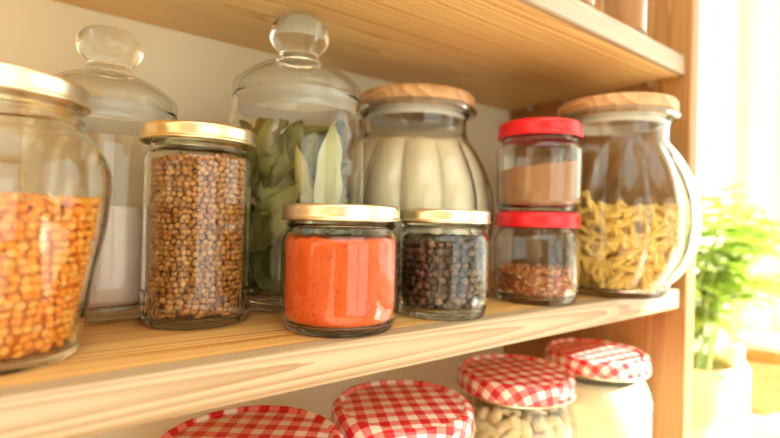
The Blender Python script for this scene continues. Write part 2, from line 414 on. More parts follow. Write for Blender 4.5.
wall_with_hole('wall_front', 'Y', ROOM_F - 0.1, 0.1, ROOM_L - .1, ROOM_R + .1, 0, ROOM_H, *WF, M['sandwall'])
window('added_glazed_door', 'Y', ROOM_F - 0.065, *WF, mull=(0.175,), w=0.07)
srt('trim_1', box_bm(ROOM_R - 0.03, ROOM_R + 0.034, WR[0] - 0.03, WALL - 0.002, WR[2] - 0.025, WR[2] - 0.001, 0.004), M['white'])

# ------------------------------------------------------------------ shelving unit
unit = thing('shelving_unit', 'pine shelving unit against the beige wall, carrying all the jars', 'shelf', (0, WALL, -Z0))
UX0 = -1.05
def part(name, bm, mat, **k): return obj(name, bm, mat, unit, loc=(0, -WALL, Z0), **k)
def board(z, mat): return part('shelf', box_bm(UX0, PX - 0.0002, FRONT, WALL - 0.0005, z - T, z, 0.0016, 3), mat)
board(0.0, M['shelf'])
board(HU + T, M['shelf_up'])
board(-0.2124, M['shelf'])
part('side_panel', box_bm(PX, PX + TP, FRONT - 0.005, WALL - 0.0005, -Z0 + 0.0005, 0.62, 0.0016, 3), M['panel'])
part('side_panel', box_bm(UX0 - TP, UX0 - 0.0002, FRONT - 0.005, WALL - 0.0005, -Z0 + 0.0005, 0.62, 0.0016, 3), M['panel'])
for y in (0.215, 0.305, 0.352):
    bm = bmesh.new()
    lathe([(0, 0), (0.0024, 0), (0.0024, 0.006), (0.0018, 0.007), (0, 0.007)], 16, bm=bm)
    bmesh.ops.transform(bm, matrix=Matrix.Translation((PX + 0.0005, y, HU - 0.0027)) @ Matrix.Rotation(-PI / 2, 4, 'Y'), verts=bm.verts[:])
    part('shelf_pin', bm, M['steel'])

# ------------------------------------------------------------------ jar building
def glass_body(parent, outer, wall=0.0018, floor=0.005, seg=72, mod=None, name='glass_body', round_=0.004, punt=0.0012, mat=None):
    """outer: (r, z) from the base edge upward; builds a solid wall with its own inner face"""
    R = radius_at(outer)
    ztop = outer[-1][1]
    inner = []
    zs = sorted({z for _, z in outer if z > floor + round_ + 1e-5}, reverse=True)
    for z in zs: inner.append((R(z) - wall, z))
    zr = floor + round_
    rin = R(zr) - wall
    for a in range(0, 7):
        t = a / 6 * PI / 2
        inner.append((rin - round_ * (1 - math.cos(t)), zr - round_ * math.sin(t)))
    inner.append((0.0, floor))
    r0 = outer[0][0]
    prof = [(0.0, punt), (r0 * 0.80, punt), (r0 * 0.93, 0.0002)] + list(outer) + inner
    bm = lathe(prof, seg, mod)
    o = obj(name, bm, mat or M['glass'], parent, sharp=50)
    def rin_f(z):
        if z >= zr: return R(z) - wall
        d = max(0.0, min(1.0, (zr - z) / round_))
        return R(zr) - wall - round_ * (1 - math.sqrt(max(0, 1 - d * d)))
    return o, rin_f

def gold_lid(parent, r, z0, z1, mat, name='lid'):
    h = z1 - z0
    prof = cr([(r - 0.0022, z0 + 0.0010), (r - 0.0010, z0), (r - 0.0002, z0 + 0.0004), (r, z0 + 0.0012), (r - 0.0006, z0 + 0.0021), (r - 0.0006, z1 - 0.0018),
               (r - 0.0012, z1 - 0.0005), (r - 0.0026, z1), (r - 0.0042, z1 - 0.0003), (r - 0.0052, z1 - 0.0013), (r - 0.0058, z1 - 0.0014)], 3)
    prof += [(0, z1 - 0.0013), (0, z1 - 0.0019), (r - 0.006, z1 - 0.0019), (r - 0.0018, z1 - 0.003), (r - 0.0018, z0 + 0.0015), (r - 0.0022, z0 + 0.0010)]
    return obj(name, lathe(prof, 72), mat, parent, sharp=50)

def red_lid(parent, r, z0, z1):
    prof = cr([(r - 0.0016, z0 + 0.0004), (r - 0.0008, z0), (r, z0 + 0.001), (r - 0.0001, z0 + 0.0024), (r - 0.0005, z0 + 0.003), (r - 0.0006, z1 - 0.0032),
               (r - 0.0014, z1 - 0.0011), (r - 0.0032, z1 - 0.0001), (r - 0.0045, z1), (r - 0.0056, z1 - 0.0008), (r - 0.0064, z1 - 0.0009)], 3)
    prof += [(0, z1 - 0.0008), (0, z1 - 0.0016), (r - 0.006, z1 - 0.0018), (r - 0.0018, z1 - 0.003), (r - 0.0016, z0 + 0.0004)]
    return obj('lid', lathe(prof, 72), M['red'], parent, sharp=50)

def small_outer(r=0.0302, h=0.0595, rl=0.0268, base=0.0262):
    k = r / 0.0302
    return cr([(base, 0.0), (base + 0.0014, 0.0008), (r - 0.0012, 0.0060), (r - 0.0003, 0.0100), (r, 0.0150), (r, 0.0300), (r, 0.0430), (r - 0.0004, 0.0455), (r - 0.0014, 0.0474),
               (rl + 0.0008, 0.0492), (rl, 0.0508), (rl + 0.0005, 0.0522), (rl + 0.0013, 0.0530), (rl + 0.0005, 0.0538), (rl - 0.0001, 0.0550), (rl + 0.0007, 0.0562), (rl - 0.0002, 0.0574), (rl - 0.0003, h)], 3)

CAM_XY = Vector((0.0, 0.0))

# ---- loose fillings
def ico(sub=2):
    bm = bmesh.new(); bmesh.ops.create_icosphere(bm, subdivisions=sub, radius=1.0)
    v = [tuple(x.co) for x in bm.verts]; f = [tuple(y.index for y in x.verts) for x in bm.faces]; bm.free(); return v, f
ICO = ico(2)

def rnd_rot():
    q = Vector((random.gauss(0, 1), random.gauss(0, 1), random.gauss(0, 1), random.gauss(0, 1)))
    from mathutils import Quaternion
    return Quaternion(q).normalized().to_matrix()

def place(verts, faces, src, mat, off, shape):
    b = len(verts)
    for p in src[0]:
        q = mat @ Vector((p[0] * shape[0], p[1] * shape[1], p[2] * shape[2])) + off
        verts.append(q[:])
    for f in src[1]: faces.append(tuple(b + i for i in f))

def solid_fill(rin, z0, top, gap, seg=64, nz=22, nr=14):
    """closed body filling a jar from z0 up to top(x, y)"""
    verts, faces = [], []
    rt = rin(top(0, 0)) - gap
    for j in range(nz + 1):
        t = j / nz
        for k in range(seg):
            th = 2 * PI * k / seg
            c, s = math.cos(th), math.sin(th)
            zt = top(c * rt, s * rt)
            z = z0 + (zt - z0) * t
            r = max(0.0005, rin(z) - gap)
            if j == nz: z = top(c * r, s * r)
            verts.append((r * c, r * s, z))
    for j in range(nz):
        for k in range(seg):
            k2 = (k + 1) % seg
            faces.append((j * seg + k, j * seg + k2, (j + 1) * seg + k2, (j + 1) * seg + k))
    prev = nz * seg
    for i in range(1, nr):
        b = len(verts)
        for k in range(seg):
            th = 2 * PI * k / seg
            vx = verts[nz * seg + k]
            r = math.hypot(vx[0], vx[1]) * (1 - i / nr)
            x, y = r * math.cos(th), r * math.sin(th)
            verts.append((x, y, top(x, y)))
        for k in range(seg):
            k2 = (k + 1) % seg
            faces.append((prev + k, prev + k2, b + k2, b + k))
        prev = b
    verts.append((0, 0, top(0, 0))); c = len(verts) - 1
    for k in range(seg): faces.append((prev + k, prev + (k + 1) % seg, c))
    verts.append((0, 0, z0)); c = len(verts) - 1
    for k in range(seg): faces.append(((k + 1) % seg, k, c))
    return verts, faces

def seeds(name, label, cat, loc, rin, z0, top, d, shape, mats, src=ICO, gap=0.0006, layers=2, jit=0.3, szvar=0.12, flat=False, pack=0.98):
    """a jarful of seeds: outer layers of single seeds round a bulk that nobody sees"""
    verts, faces = solid_fill(rin, z0 + d * 0.2, lambda x, y: top(x, y) - d * 0.9, gap + d * 1.05, 40, 14, 6)
    fm = [1] * len(faces)
    def put(p, nrm):
        m = rnd_rot()
        if flat and random.random() < 0.65:          # discs lie flat to the glass
            q = nrm.to_track_quat('Z', 'Y'); 
            from mathutils import Euler
            m = (q @ Euler((random.gauss(0, .35), random.gauss(0, .35), random.random() * 6)).to_quaternion()).to_matrix()
        s = d * 0.5 * (1 + random.uniform(-szvar, szvar))
        n0 = len(faces)
        place(verts, faces, src, m, p, (shape[0] * s, shape[1] * s, shape[2] * s))
        fm.extend([0] * (len(faces) - n0))
    zmax = max(top(0.02 * math.cos(a), 0.02 * math.sin(a)) for a in (0, 1, 2, 3, 4, 5)) + 0.01
    for L in range(layers):
        step = d * pack
        nz = int((zmax - z0) / (step * 0.87)) + 2
        for j in range(nz):
            z = z0 + d * 0.5 + j * step * 0.87 + L * 0.4 * d
            r = rin(z) - gap - d * (0.52 + L * 0.72)
            if r < d: continue
            n = int(2 * PI * r / step)
            ph = random.random()
            for k in range(n):
                th = 2 * PI * (k + ph + random.uniform(-jit, jit)) / n
                zz = z + random.uniform(-jit, jit) * d * 0.7
                rr = min(r - random.random() * d * 0.22, rin(zz) - gap - d * 0.56)
                x, y = rr * math.cos(th), rr * math.sin(th)
                if zz < z0 + d * 0.55 or zz > top(x, y): continue
                put(Vector((x, y, zz)), Vector((math.cos(th), math.sin(th), 0)))
    rt = rin(top(0, 0)) - gap - d * 0.6
    n = int(rt / (d * 0.85))
    for a in range(n + 1):
        r = rt * a / n
        m = max(1, int(2 * PI * r / (d * 0.92)))
        for k in range(m):
            th = 2 * PI * (k + random.uniform(-.3, .3)) / m + a
            x, y = r * math.cos(th), r * math.sin(th)
            put(Vector((x, y, top(x, y) + random.uniform(-0.3, 0.35) * d)), Vector((0, 0, 1)))
    o = pyobj(name, verts, faces, mats, None, loc, fm, sharp=89)
    return tag(o, label, cat, kind='stuff')

def powder_fill(name, label, cat, loc, rin, z0, top, mat, gap=0.0005, seg=96, nz=30, nr=30):
    v, f = solid_fill(rin, z0, top, gap, seg, nz, nr)
    return tag(pyobj(name, v, f, mat, None, loc, sharp=89), label, cat, kind='stuff')

def bumpy(z, amp=0.0008, sc=300.0, sx=0.0, sy=0.0, big=0.0, seed=0.0):
    def f(x, y):
        return z + sx * x + sy * y + amp * noise.noise((x * sc, y * sc, seed)) + big * noise.noise((x * 60, y * 60, seed + 5.0)) + 0.4 * amp * noise.noise((x * sc * 2.7, y * sc * 2.7, seed))
    return f

# right-hand direction in the picture (for slanted fill levels)
RD = Vector((math.cos(0.65), -math.sin(0.65)))

# ------------------------------------------------------------------ middle shelf, front row
def jar_at(name, label, loc, group=None): return thing(name, label, 'jar', (loc[0], loc[1], loc[2]), 0, group)

E0 = 0.0002
# lentil jar -----------------------------------------------------------------
LP = (-0.010, 0.236, E0)
t = jar_at('glass_jar', 'big-bellied glass jar with a pale gold lid, full of orange lentils', LP)
lent_outer = cr([(0.0272, 0.0), (0.0284, 0.0010), (0.0300, 0.008), (0.0322, 0.0204), (0.0350, 0.036), (0.0376, 0.0495), (0.0389, 0.063), (0.0391, 0.0684), (0.0385, 0.074),
                 (0.0362, 0.0795), (0.0330, 0.0845), (0.0302, 0.0880), (0.0288, 0.0900), (0.0284, 0.0912), (0.0290, 0.0925), (0.0284, 0.0940), (0.0280, 0.0952), (0.0286, 0.0965), (0.0280, 0.098), (0.0278, 0.1015)], 3)
_, rin = glass_body(t, lent_outer, 0.0019, 0.0034, round_=0.003)
gold_lid(t, 0.0310, 0.0975, 0.1062, M['palegold'])
seeds('orange_lentils', 'orange split lentils filling the big-bellied jar two thirds', 'lentils', LP, rin, 0.0040, bumpy(0.0608, 0.0008, 120, sx=-0.02), 0.0037, (1.0, 1.0, 0.62), [M['lentil'], M['lentil_core']], flat=True, gap=0.0009, jit=0.24, pack=0.94)

# coriander jar --------------------------------------------------------------
CP = (0.0738, 0.2668, E0)
t = jar_at('glass_jar', 'tall straight glass jar with a gold lid, full of brown coriander seeds', CP)
cor_outer = cr([(0.0236, 0.0), (0.0248, 0.0008), (0.0268, 0.0042), (0.0274, 0.0075), (0.0274, 0.0150), (0.0272, 0.0178), (0.0269, 0.0190), (0.0269, 0.03), (0.0269, 0.055), (0.0269, 0.078), (0.0269, 0.0835),
                (0.0262, 0.0860), (0.0246, 0.0882), (0.0240, 0.0900), (0.0246, 0.0918), (0.0240, 0.0935), (0.0246, 0.0952), (0.0240, 0.0970), (0.0240, 0.0988)], 3)
def ribs(th, r, z):
    if 0.0062 < z < 0.0168 and r > 0.0266: return r + 0.00035 * math.cos(th * 44)
    return r
_, rin = glass_body(t, cor_outer, 0.0017, 0.0040, seg=220, mod=ribs, round_=0.003)
gold_lid(t, 0.0296, 0.0935, 0.1020, M['gold'])
seeds('coriander_seeds', 'brown coriander seeds filling the tall straight jar', 'seeds', CP, rin, 0.0046, bumpy(0.0842, 0.0008, 200, sx=0.04, sy=-0.03), 0.0029, (1, 1, 1.06), [M['coriander'], M['coriander_core']], gap=0.0013, pack=1.04, jit=0.28, szvar=0.12, layers=3)

# paprika jar ----------------------------------------------------------------
PP = (0.1326, 0.2160, E0)
t = jar_at('glass_jar', 'short glass jar with a gold lid, filled with orange-red paprika powder', PP)
_, rin = glass_body(t, small_outer(0.0311, 0.0605, 0.0274), 0.0017, 0.0034, round_=0.0055)
gold_lid(t, 0.0311, 0.0552, 0.0634, M['palegold'])
powder_fill('paprika_powder', 'orange-red paprika powder inside the short gold-lidded jar', 'spice', PP, rin, 0.0037, bumpy(0.0462, 0.0013, 330, big=0.0016, seed=2), M['paprika'], gap=0.0009)

# pepper jar -----------------------------------------------------------------
QP = (0.2057, 0.2158, E0)
t = jar_at('glass_jar', 'short glass jar with a gold lid, holding black peppercorns', QP)
_, rin = glass_body(t, small_outer(0.0289, 0.0605, 0.0253, 0.0250), 0.0017, 0.0036, round_=0.006)
gold_lid(t, 0.0290, 0.0552, 0.0632, M['palegold'])
seeds('black_peppercorns', 'black peppercorns filling the short jar right of the paprika', 'peppercorns', QP, rin, 0.0041, bumpy(0.0452, 0.0006, 200, seed=4), 0.0045, (1, 1, 1), [M['pepper'], M['pepper_core']], gap=0.0012, pack=1.03, jit=0.27)

# two red-lidded jars stacked -------------------------------------------------
RP = (0.3010, 0.2162, E0)
t = jar_at('glass_jar', 'small red-lidded jar standing on the shelf, a little chilli in the bottom', RP)
_, rin = glass_body(t, small_outer(0.0303, 0.0605, 0.0270), 0.0017, 0.0034, round_=0.0055)
red_lid(t, 0.0306, 0.0536, 0.0645)
# flakes
def flake_src():
    v = []
    n = 6
    for s in (-1, 1):
        for k in range(n):
            a = 2 * PI * k / n; r = 1.0 if k % 2 else 0.7
            v.append((r * math.cos(a), r * math.sin(a) * 0.75, 0.14 * s + 0.2 * math.cos(a)))
    f = [tuple(range(n))[::-1], tuple(range(n, 2 * n))] + [(k, (k + 1) % n, n + (k + 1) % n, n + k) for k in range(n)]
    return v, f
FL = flake_src()
seeds('chilli_flakes', 'red and tan chilli flakes in the lower red-lidded jar', 'spice', RP, rin, 0.0039, bumpy(0.0228, 0.001, 220, seed=6), 0.0036, (1, 1, 1), [M['flakes'], M['flakes_core']], src=FL, gap=0.0004, layers=3, szvar=0.4, jit=0.5)

UP = (0.3020, 0.2166, 0.0646)
t = jar_at('glass_jar', 'small red-lidded jar stacked on another, half full of brown powder', UP)
_, rin = glass_body(t, small_outer(0.0303, 0.0605, 0.0270), 0.0017, 0.0034, round_=0.0055)
red_lid(t, 0.0304, 0.0536, 0.0652)
powder_fill('cinnamon_powder', 'brown ground spice with a sloping surface in the upper red-lidded jar', 'spice', UP, rin, 0.0037, bumpy(0.0335, 0.0005, 200, sx=RD.x * 0.13, sy=RD.y * 0.13, seed=8), M['cinnamon'], gap=0.0006)

# ------------------------------------------------------------------ glass-lidded canisters
def canister(label, loc, R, sr, sz):
    """tall glass jar with a domed glass lid and a knob"""
    t = jar_at('glass_canister', label, loc)
    def P(l): return [(r * sr, z * sz) for r, z in l]
    outer = cr(P([(0.0395, 0.0), (0.0425, 0.0012), (0.0448, 0.0050), (0.0452, 0.0075), (0.0448, 0.0100), (0.0456, 0.0140), (0.0460, 0.03), (0.0462, 0.06), (0.0462, 0.09), (0.0458, 0.105), (0.0448, 0.117),
                  (0.0432, 0.1275), (0.0420, 0.1320), (0.0416, 0.1345), (0.0422, 0.1365), (0.0418, 0.1378)]), 3)
    _, rin = glass_body(t, outer, 0.0020, 0.0075 * sz, round_=0.006, seg=80)
    lid = cr(P([(0.0400, 0.1384), (0.0414, 0.1392), (0.0422, 0.1410), (0.0421, 0.1445), (0.0410, 0.1468), (0.0385, 0.1490), (0.0340, 0.1528), (0.0280, 0.1570), (0.0220, 0.1595), (0.0165, 0.1608),
                (0.0148, 0.1618)]), 3) + [(0.0, 0.1618 * sz)]
    knob = [(0.0, 0.1620 * sz)] + cr(P([(0.0148, 0.1620), (0.0150, 0.1630), (0.0142, 0.1645), (0.0130, 0.1665), (0.0132, 0.1685), (0.0150, 0.1712), (0.0178, 0.1745), (0.0196, 0.1785), (0.0198, 0.1815), (0.0190, 0.1850), (0.0170, 0.1885), (0.0150, 0.1905), (0.0138, 0.1912),
                (0.0120, 0.1916), (0.0060, 0.1926), (0.0, 0.1929)]), 3)
    inn = P([(0.0, 0.1585), (0.010, 0.1583), (0.020, 0.1576), (0.028, 0.1548), (0.034, 0.1506), (0.0376, 0.1472), (0.0390, 0.1440), (0.0392, 0.1400), (0.0392, 0.1384), (0.0400, 0.1384)])
    lo = obj('glass_lid', lathe(lid + inn, 80), M['dome'], t, sharp=50)
    obj('knob', lathe(knob, 72), M['lidglass'], lo, sharp=50)
    st = P([(0.0376, 0.1382), (0.0391, 0.1382), (0.0390, 0.130), (0.0386, 0.1272), (0.0374, 0.1272), (0.0376, 0.1382)])
    obj('ground_collar', lathe(st, 80), M['frost'], lo, sharp=40)
    return t, rin

BP = (0.1450, 0.2963, E0)
t, bay_rin = canister('tall glass canister with a knobbed glass lid, packed with bay leaves', BP, 0.0462, 1.0, 0.985)
SP = (0.0372, 0.3205, E0)
t, rin = canister('glass canister with a knobbed glass lid, half full of pinkish salt', SP, 0.036, 0.865, 0.84)
powder_fill('pink_salt', 'pale pinkish salt with a level top inside the half-full canister', 'salt', SP, rin, 0.0070, bumpy(0.0600, 0.0003, 200, seed=9), M['sugar'], gap=0.0006)

# bay leaves ------------------------------------------------------------------
def leaf_mesh(name, L, W, mat, curl=0.3, bend=0.2, wave=0.1, seed=0.0, nu=18, nv=8, th=0.00035):
    """a bay leaf along +Z, its face towards +Y... two skins, raised midrib, wavy edge"""
    V, F = [], []
    def pt(i, j, side):
        t = i / nu; v = (j / nv) * 2 - 1
        w = W * 0.5 * (math.sin(PI * min(1, max(0, t)) ** 0.92) ** 0.75 if 0 < t < 1 else 0.0) * (1 - 0.15 * t)
        if i == 0: w = 0.0006
        if i == nu: w = 0.0003
        x = v * w; z = (t - 0.5) * L
        y = curl * x * x / (W * 0.5) + bend * z * z / L + wave * W * 0.12 * math.sin(t * 15 + seed * 3 + (2 if v > 0 else 0)) * abs(v) ** 2
        y += wave * W * 0.35 * noise.noise((t * 2.2, v * 1.2, seed))
        y -= 0.0007 * math.exp(-(v * 5) ** 2) * (1 - t * 0.5)
        y += 0.00018 * abs(math.sin(t * 26 - abs(v) * 4)) * (1 if abs(v) > .1 else 0)
        return (x, y + side * th, z)
    for s in (0, 1):
        for i in range(nu + 1):
            for j in range(nv + 1): V.append(pt(i, j, s))
    n1 = (nu + 1) * (nv + 1); w_ = nv + 1
    for i in range(nu):
        for j in range(nv):
            a = i * w_ + j
            F.append((a, a + 1, a + w_ + 1, a + w_)); F.append((n1 + a, n1 + a + w_, n1 + a + w_ + 1, n1 + a + 1))
    for i in range(nu):
        for j in (0, nv):
            a = i * w_ + j; q = (a, a + w_, n1 + a + w_, n1 + a)
            F.append(q if j == 0 else q[::-1])
    me = bpy.data.meshes.new(name); me.from_pydata(V, [], F); me.materials.append(mat); finish(me, True, 60)
    return me

def bay_leaf(theta, z, roll, me, depth, tilt, label, group=None, face=1):
    """stand a leaf against the inside of the glass at angle theta; roll turns it in its own plane"""
    o = bpy.data.objects.new('bay_leaf', me)
    COL.objects.link(o)
    nrm = Vector((math.cos(theta), math.sin(theta), 0))
    base = Matrix.Rotation(theta + PI / 2, 4, 'Z')         # local -Y... faces outward
    rot = base @ Matrix.Rotation(tilt, 4, 'X') @ Matrix.Rotation(roll, 4, 'Y')
    if face < 0: rot = rot @ Matrix.Rotation(PI, 4, 'Z')
    p = nrm * (0.043 - depth) + Vector((0, 0, z))
    co = [rot @ v.co for v in me.vertices]
    for _ in range(200):
        worst = 0.0; lo = 1.0
        for c in co:
            q = c + p
            worst = max(worst, math.hypot(q.x, q.y) - (bay_rin(max(0.0095, q.z)) - 0.0009 - depth))
            lo = min(lo, q.z)
        if lo < 0.0096: p.z += 0.0096 - lo + 1e-5; continue
        if worst <= 0: break
        p -= nrm * max(0.0003, worst * 0.6)
        if p.dot(nrm) < 0.006: break
    o.matrix_world = Matrix.Translation(Vector((BP[0], BP[1], BP[2] + Z0)) + p) @ rot
    return tag(o, label, 'leaf', group)

TC = math.atan2(-BP[1], -BP[0])            # towards the camera
GL = 'dried green bay leaf packed in the knobbed canister among others like it'
GG = 'bay leaves in the canister'
variants = []
for i in range(9):
    mt = [M['bay_a'], M['bay_b'], M['bay_dark'], M['bay_b'], M['bay_a'], M['bay_c'], M['bay_b'], M['bay_dark'], M['bay_a']][i]
    variants.append(leaf_mesh('bay_leaf', random.uniform(0.046, 0.064), random.uniform(0.0195, 0.0265), mt, random.uniform(-0.35, 0.3), random.uniform(-0.5, 0.25), 1.0, i * 1.7))
pale = leaf_mesh('pale_bay_leaf', 0.066, 0.0215, M['bay_pale'], -0.12, -0.1, 0.5, 3.3)
slim = leaf_mesh('slim_bay_leaf', 0.058, 0.014, M['bay_c'], 0.8, -0.2, 0.6, 5.3)
broad = leaf_mesh('broad_bay_leaf', 0.060, 0.028, M['bay_b'], -0.25, -0.2, 0.8, 7.1)
long_leaf = leaf_mesh('long_bay_leaf', 0.070, 0.026, M['bay_a'], 0.1, -0.5, 0.8, 2.2)
large_leaf = leaf_mesh('large_bay_leaf', 0.070, 0.030, M['bay_dark'], -0.2, -0.2, 0.8, 9.2)
# (angle from the camera direction: negative = left in the picture)
bay_leaf(TC + 0.52, 0.0830, 0.06, pale, 0.0, 0.0, 'pale grey-green bay leaf standing upright, tip up, against the canister glass')
bay_leaf(TC + 0.22, 0.0720, -0.32, slim, 0.0015, 0.0, 'narrow curled yellow-brown bay leaf beside the pale upright leaf')
bay_leaf(TC - 0.32, 0.1000, 1.15, long_leaf, 0.002, 0.10, 'long dark olive bay leaf lying across the top of the canister filling')
bay_leaf(TC - 0.12, 0.0830, 0.55, broad, 0.0035, 0.05, 'broad grey-green bay leaf in the middle of the canister, stalk towards the coriander jar')
bay_leaf(TC - 0.62, 0.0320, -0.55, large_leaf, 0.0008, 0.0, 'large dark bay leaf low in the canister, seen between coriander and paprika jars')
bay_leaf(TC - 0.40, 0.0560, 0.62, variants[3], 0.0022, 0.0, 'pointed green bay leaf above the large dark one at the canister bottom')
from mathutils.bvhtree import BVHTree
def leaf_tree(o):
    mw = o.matrix_world.copy()
    return BVHTree.FromPolygons([mw @ v.co for v in o.data.vertices], [tuple(p.vertices) for p in o.data.polygons])
placed = [leaf_tree(o) for o in COL.objects if o.name.startswith('bay_leaf')]
rr = random.Random(11)
for i in range(84):
    best = None
    for trial in range(9):
        a = TC + (-1.45 + 3.0 * ((i * 0.618 + trial * 0.013) % 1.0))
        z = 0.024 + 0.076 * ((i * 0.377 + 0.1 + trial * 0.03) % 1.0)
        o = bay_leaf(a, z, rr.uniform(-1.1, 1.1), variants[rr.randrange(9)], 0.0012 + 0.013 * (i / 84) + 0.002 * rr.random(), rr.uniform(-0.1, 0.1), GL, GG, 1 if rr.random() < 0.6 else -1)
        tr = leaf_tree(o)
        hit = sum(1 for q in placed if q.overlap(tr))
        if best is None or hit < best[0]:
            if best: bpy.data.objects.remove(best[1])
            best = (hit, o, tr)
        else: bpy.data.objects.remove(o)
        if best[0] == 0: break
    if best[0] > 4: bpy.data.objects.remove(best[1])
    else: placed.append(best[2])

# ------------------------------------------------------------------ petal jars with wooden lids
def petal_jar(label, loc, k, kz, rz):
    t = thing('storage_jar', label, 'jar', loc, rz)
    def P(l): return [(r * k, z * kz) for r, z in l]
    outer = cr(P([(0.0375, 0.0), (0.0405, 0.0010), (0.0440, 0.0095), (0.0510, 0.0175), (0.0575, 0.0275), (0.0620, 0.0400), (0.0640, 0.0540), (0.0642, 0.0660), (0.0630, 0.0780), (0.0598, 0.0895), (0.0555, 0.1005),
                  (0.0500, 0.1110), (0.0440, 0.1195), (0.0412, 0.1240), (0.0404, 0.1280), (0.0404, 0.1340), (0.0410, 0.1390), (0.0430, 0.1412), (0.0472, 0.1428), (0.0482, 0.1444), (0.0474, 0.1460), (0.0440, 0.1468)]), 4)
    def lob(th, r, z):
        zz = z / kz
        if zz < 0.004 or zz > 0.1215: return r
        w = min(1.0, (zz - 0.004) / 0.012) * min(1.0, (0.1215 - zz) / 0.010)
        return r * (1 - 0.085 * w * (1 - abs(math.cos(th * 6)) ** 0.8))
    _, rin = glass_body(t, outer, 0.0024 * k, 0.0050, seg=192, mod=lob, round_=0.006)
    lid = cr(P([(0.0452, 0.1470), (0.0462, 0.1478), (0.0465, 0.1492), (0.0465, 0.1530), (0.0461, 0.1553), (0.0448, 0.1570), (0.0425, 0.1576), (0.0425, 0.1576)]), 4)
    lo = obj('wooden_lid', lathe([(0, 0.1470 * kz)] + lid + [(0, 0.1579 * kz)], 96), M['lidwood'], t, sharp=60)
    sl = P([(0.0340, 0.1468), (0.0340, 0.1380), (0.0372, 0.1378), (0.0377, 0.1400), (0.0372, 0.1415), (0.0377, 0.1430), (0.0372, 0.1468)])
    obj('seal', lathe(sl, 72), M['cloth'], lo)
    def allow(th, z):
        return lob(th, rin(z) + 0.0024 * k, z) - 0.0024 * k
    return t, rin, allow

WP = (0.3950, 0.2085, E0)
rz_w = math.atan2(-WP[1], -WP[0]) + 0.18
t, w_rin, w_allow = petal_jar('petal-ribbed glass jar with a wooden lid, half full of pasta', WP, 1.0, 1.0, rz_w)
OP = (0.2574, 0.3064, E0)
rz_o = math.atan2(-OP[1], -OP[0]) + 0.1
t, o_rin, o_allow = petal_jar('petal-ribbed glass jar with a wooden lid, filled with cream flour', OP, 1.045, 1.003, rz_o)

# flour: pressed into the lobes of the glass
def flour():
    seg, nz = 168, 40
    V, F = [], []
    top = lambda x, y: 0.1175 + 0.004 * noise.noise((x * 50, y * 50, 1.0)) + 0.0012 * noise.noise((x * 260, y * 260, 2.0))
    for j in range(nz + 1):
        for k in range(seg):
            th = 2 * PI * k / seg; c, s = math.cos(th), math.sin(th)
            zt = top(c * 0.045, s * 0.045); z = 0.0056 + (zt - 0.0056) * j / nz
            r = max(0.001, o_allow(th, z) - 0.0006 - 0.0006 * noise.noise((c * 4, s * 4, z * 70)) * (1 if z > .02 else 0) - 0.0005)
            V.append((r * c, r * s, z))
    for j in range(nz):
        for k in range(seg):
            k2 = (k + 1) % seg; F.append((j * seg + k, j * seg + k2, (j + 1) * seg + k2, (j + 1) * seg + k))
    prev = nz * seg
    for i in range(1, 16):
        b = len(V)
        for k in range(seg):
            x, y, _ = V[nz * seg + k]; q = 1 - i / 16
            x *= q; y *= q; V.append((x, y, top(x, y) + 0.010 * (1 - q)))
        for k in range(seg):
            k2 = (k + 1) % seg; F.append((prev + k, prev + k2, b + k2, b + k))
        prev = b
    V.append((0, 0, 0.1285)); F += [(prev + k, prev + (k + 1) % seg, len(V) - 1) for k in range(seg)]
    V.append((0, 0, 0.0056)); F += [((k + 1) % seg, k, len(V) - 1) for k in range(seg)]
    o = pyobj('flour', V, F, M['flour'], None, OP, sharp=60)
    o.rotation_euler = (0, 0, rz_o)
    return tag(o, 'cream coloured flour filling the petal-ribbed jar behind the peppercorns', 'flour', kind='stuff')
flour()

# pasta: two strands twisted together, every piece its own object
def pasta_mesh(i):
    r = random.Random(i); L = r.uniform(0.027, 0.035); tw = r.uniform(0.9, 1.5) * 2 * PI; bd = r.uniform(-3, 3)
    V, F = [], []
    n, m, rad, off = 26, 8, 0.00175, 0.00135
    for s in (0, PI):
        b = len(V)
        for i2 in range(n + 1):
            t_ = i2 / n; a = s + tw * t_; z = (t_ - 0.5) * L
            cx = off * math.cos(a) + bd * z * z; cy = off * math.sin(a)
            for k in range(m):
                q = 2 * PI * k / m
                V.append((cx + rad * math.cos(q), cy + rad * math.sin(q), z))
        for i2 in range(n):
            for k in range(m):
                k2 = (k + 1) % m; F.append((b + i2 * m + k, b + i2 * m + k2, b + (i2 + 1) * m + k2, b + (i2 + 1) * m + k))
        F.append(tuple(b + k for k in range(m))[::-1]); F.append(tuple(b + n * m + k for k in range(m)))
    me = bpy.data.meshes.new('twisted_pasta'); me.from_pydata(V, [], F); me.materials.append(M['pasta']); finish(me, True, 50)
    return me
PM = [pasta_mesh(i) for i in range(7)]

def stand_in_jar(o, me, loc, rot, p, nrm, limit, zmin, zmax=None):
    """slide a piece in from the glass until all of it is inside"""
    co = [rot @ v.co for v in list(me.vertices)[::3]]
    for _ in range(120):
        worst, lo = 0.0, 1.0
        for c in co:
            q = c + p; lo = min(lo, q.z)
            worst = max(worst, math.hypot(q.x, q.y) - limit(q))
        if lo < zmin: p.z += zmin - lo + 1e-5; continue
        hi = max((c + p).z for c in co)
        if zmax and hi > zmax: p.z -= hi - zmax + 1e-5; continue
        if worst <= 0: break
        p -= nrm * max(0.0003, worst * 0.7)
        if p.dot(nrm) < 0.004: break
    o.matrix_world = Matrix.Translation(Vector((loc[0], loc[1], loc[2] + Z0)) + p) @ rot.to_4x4()

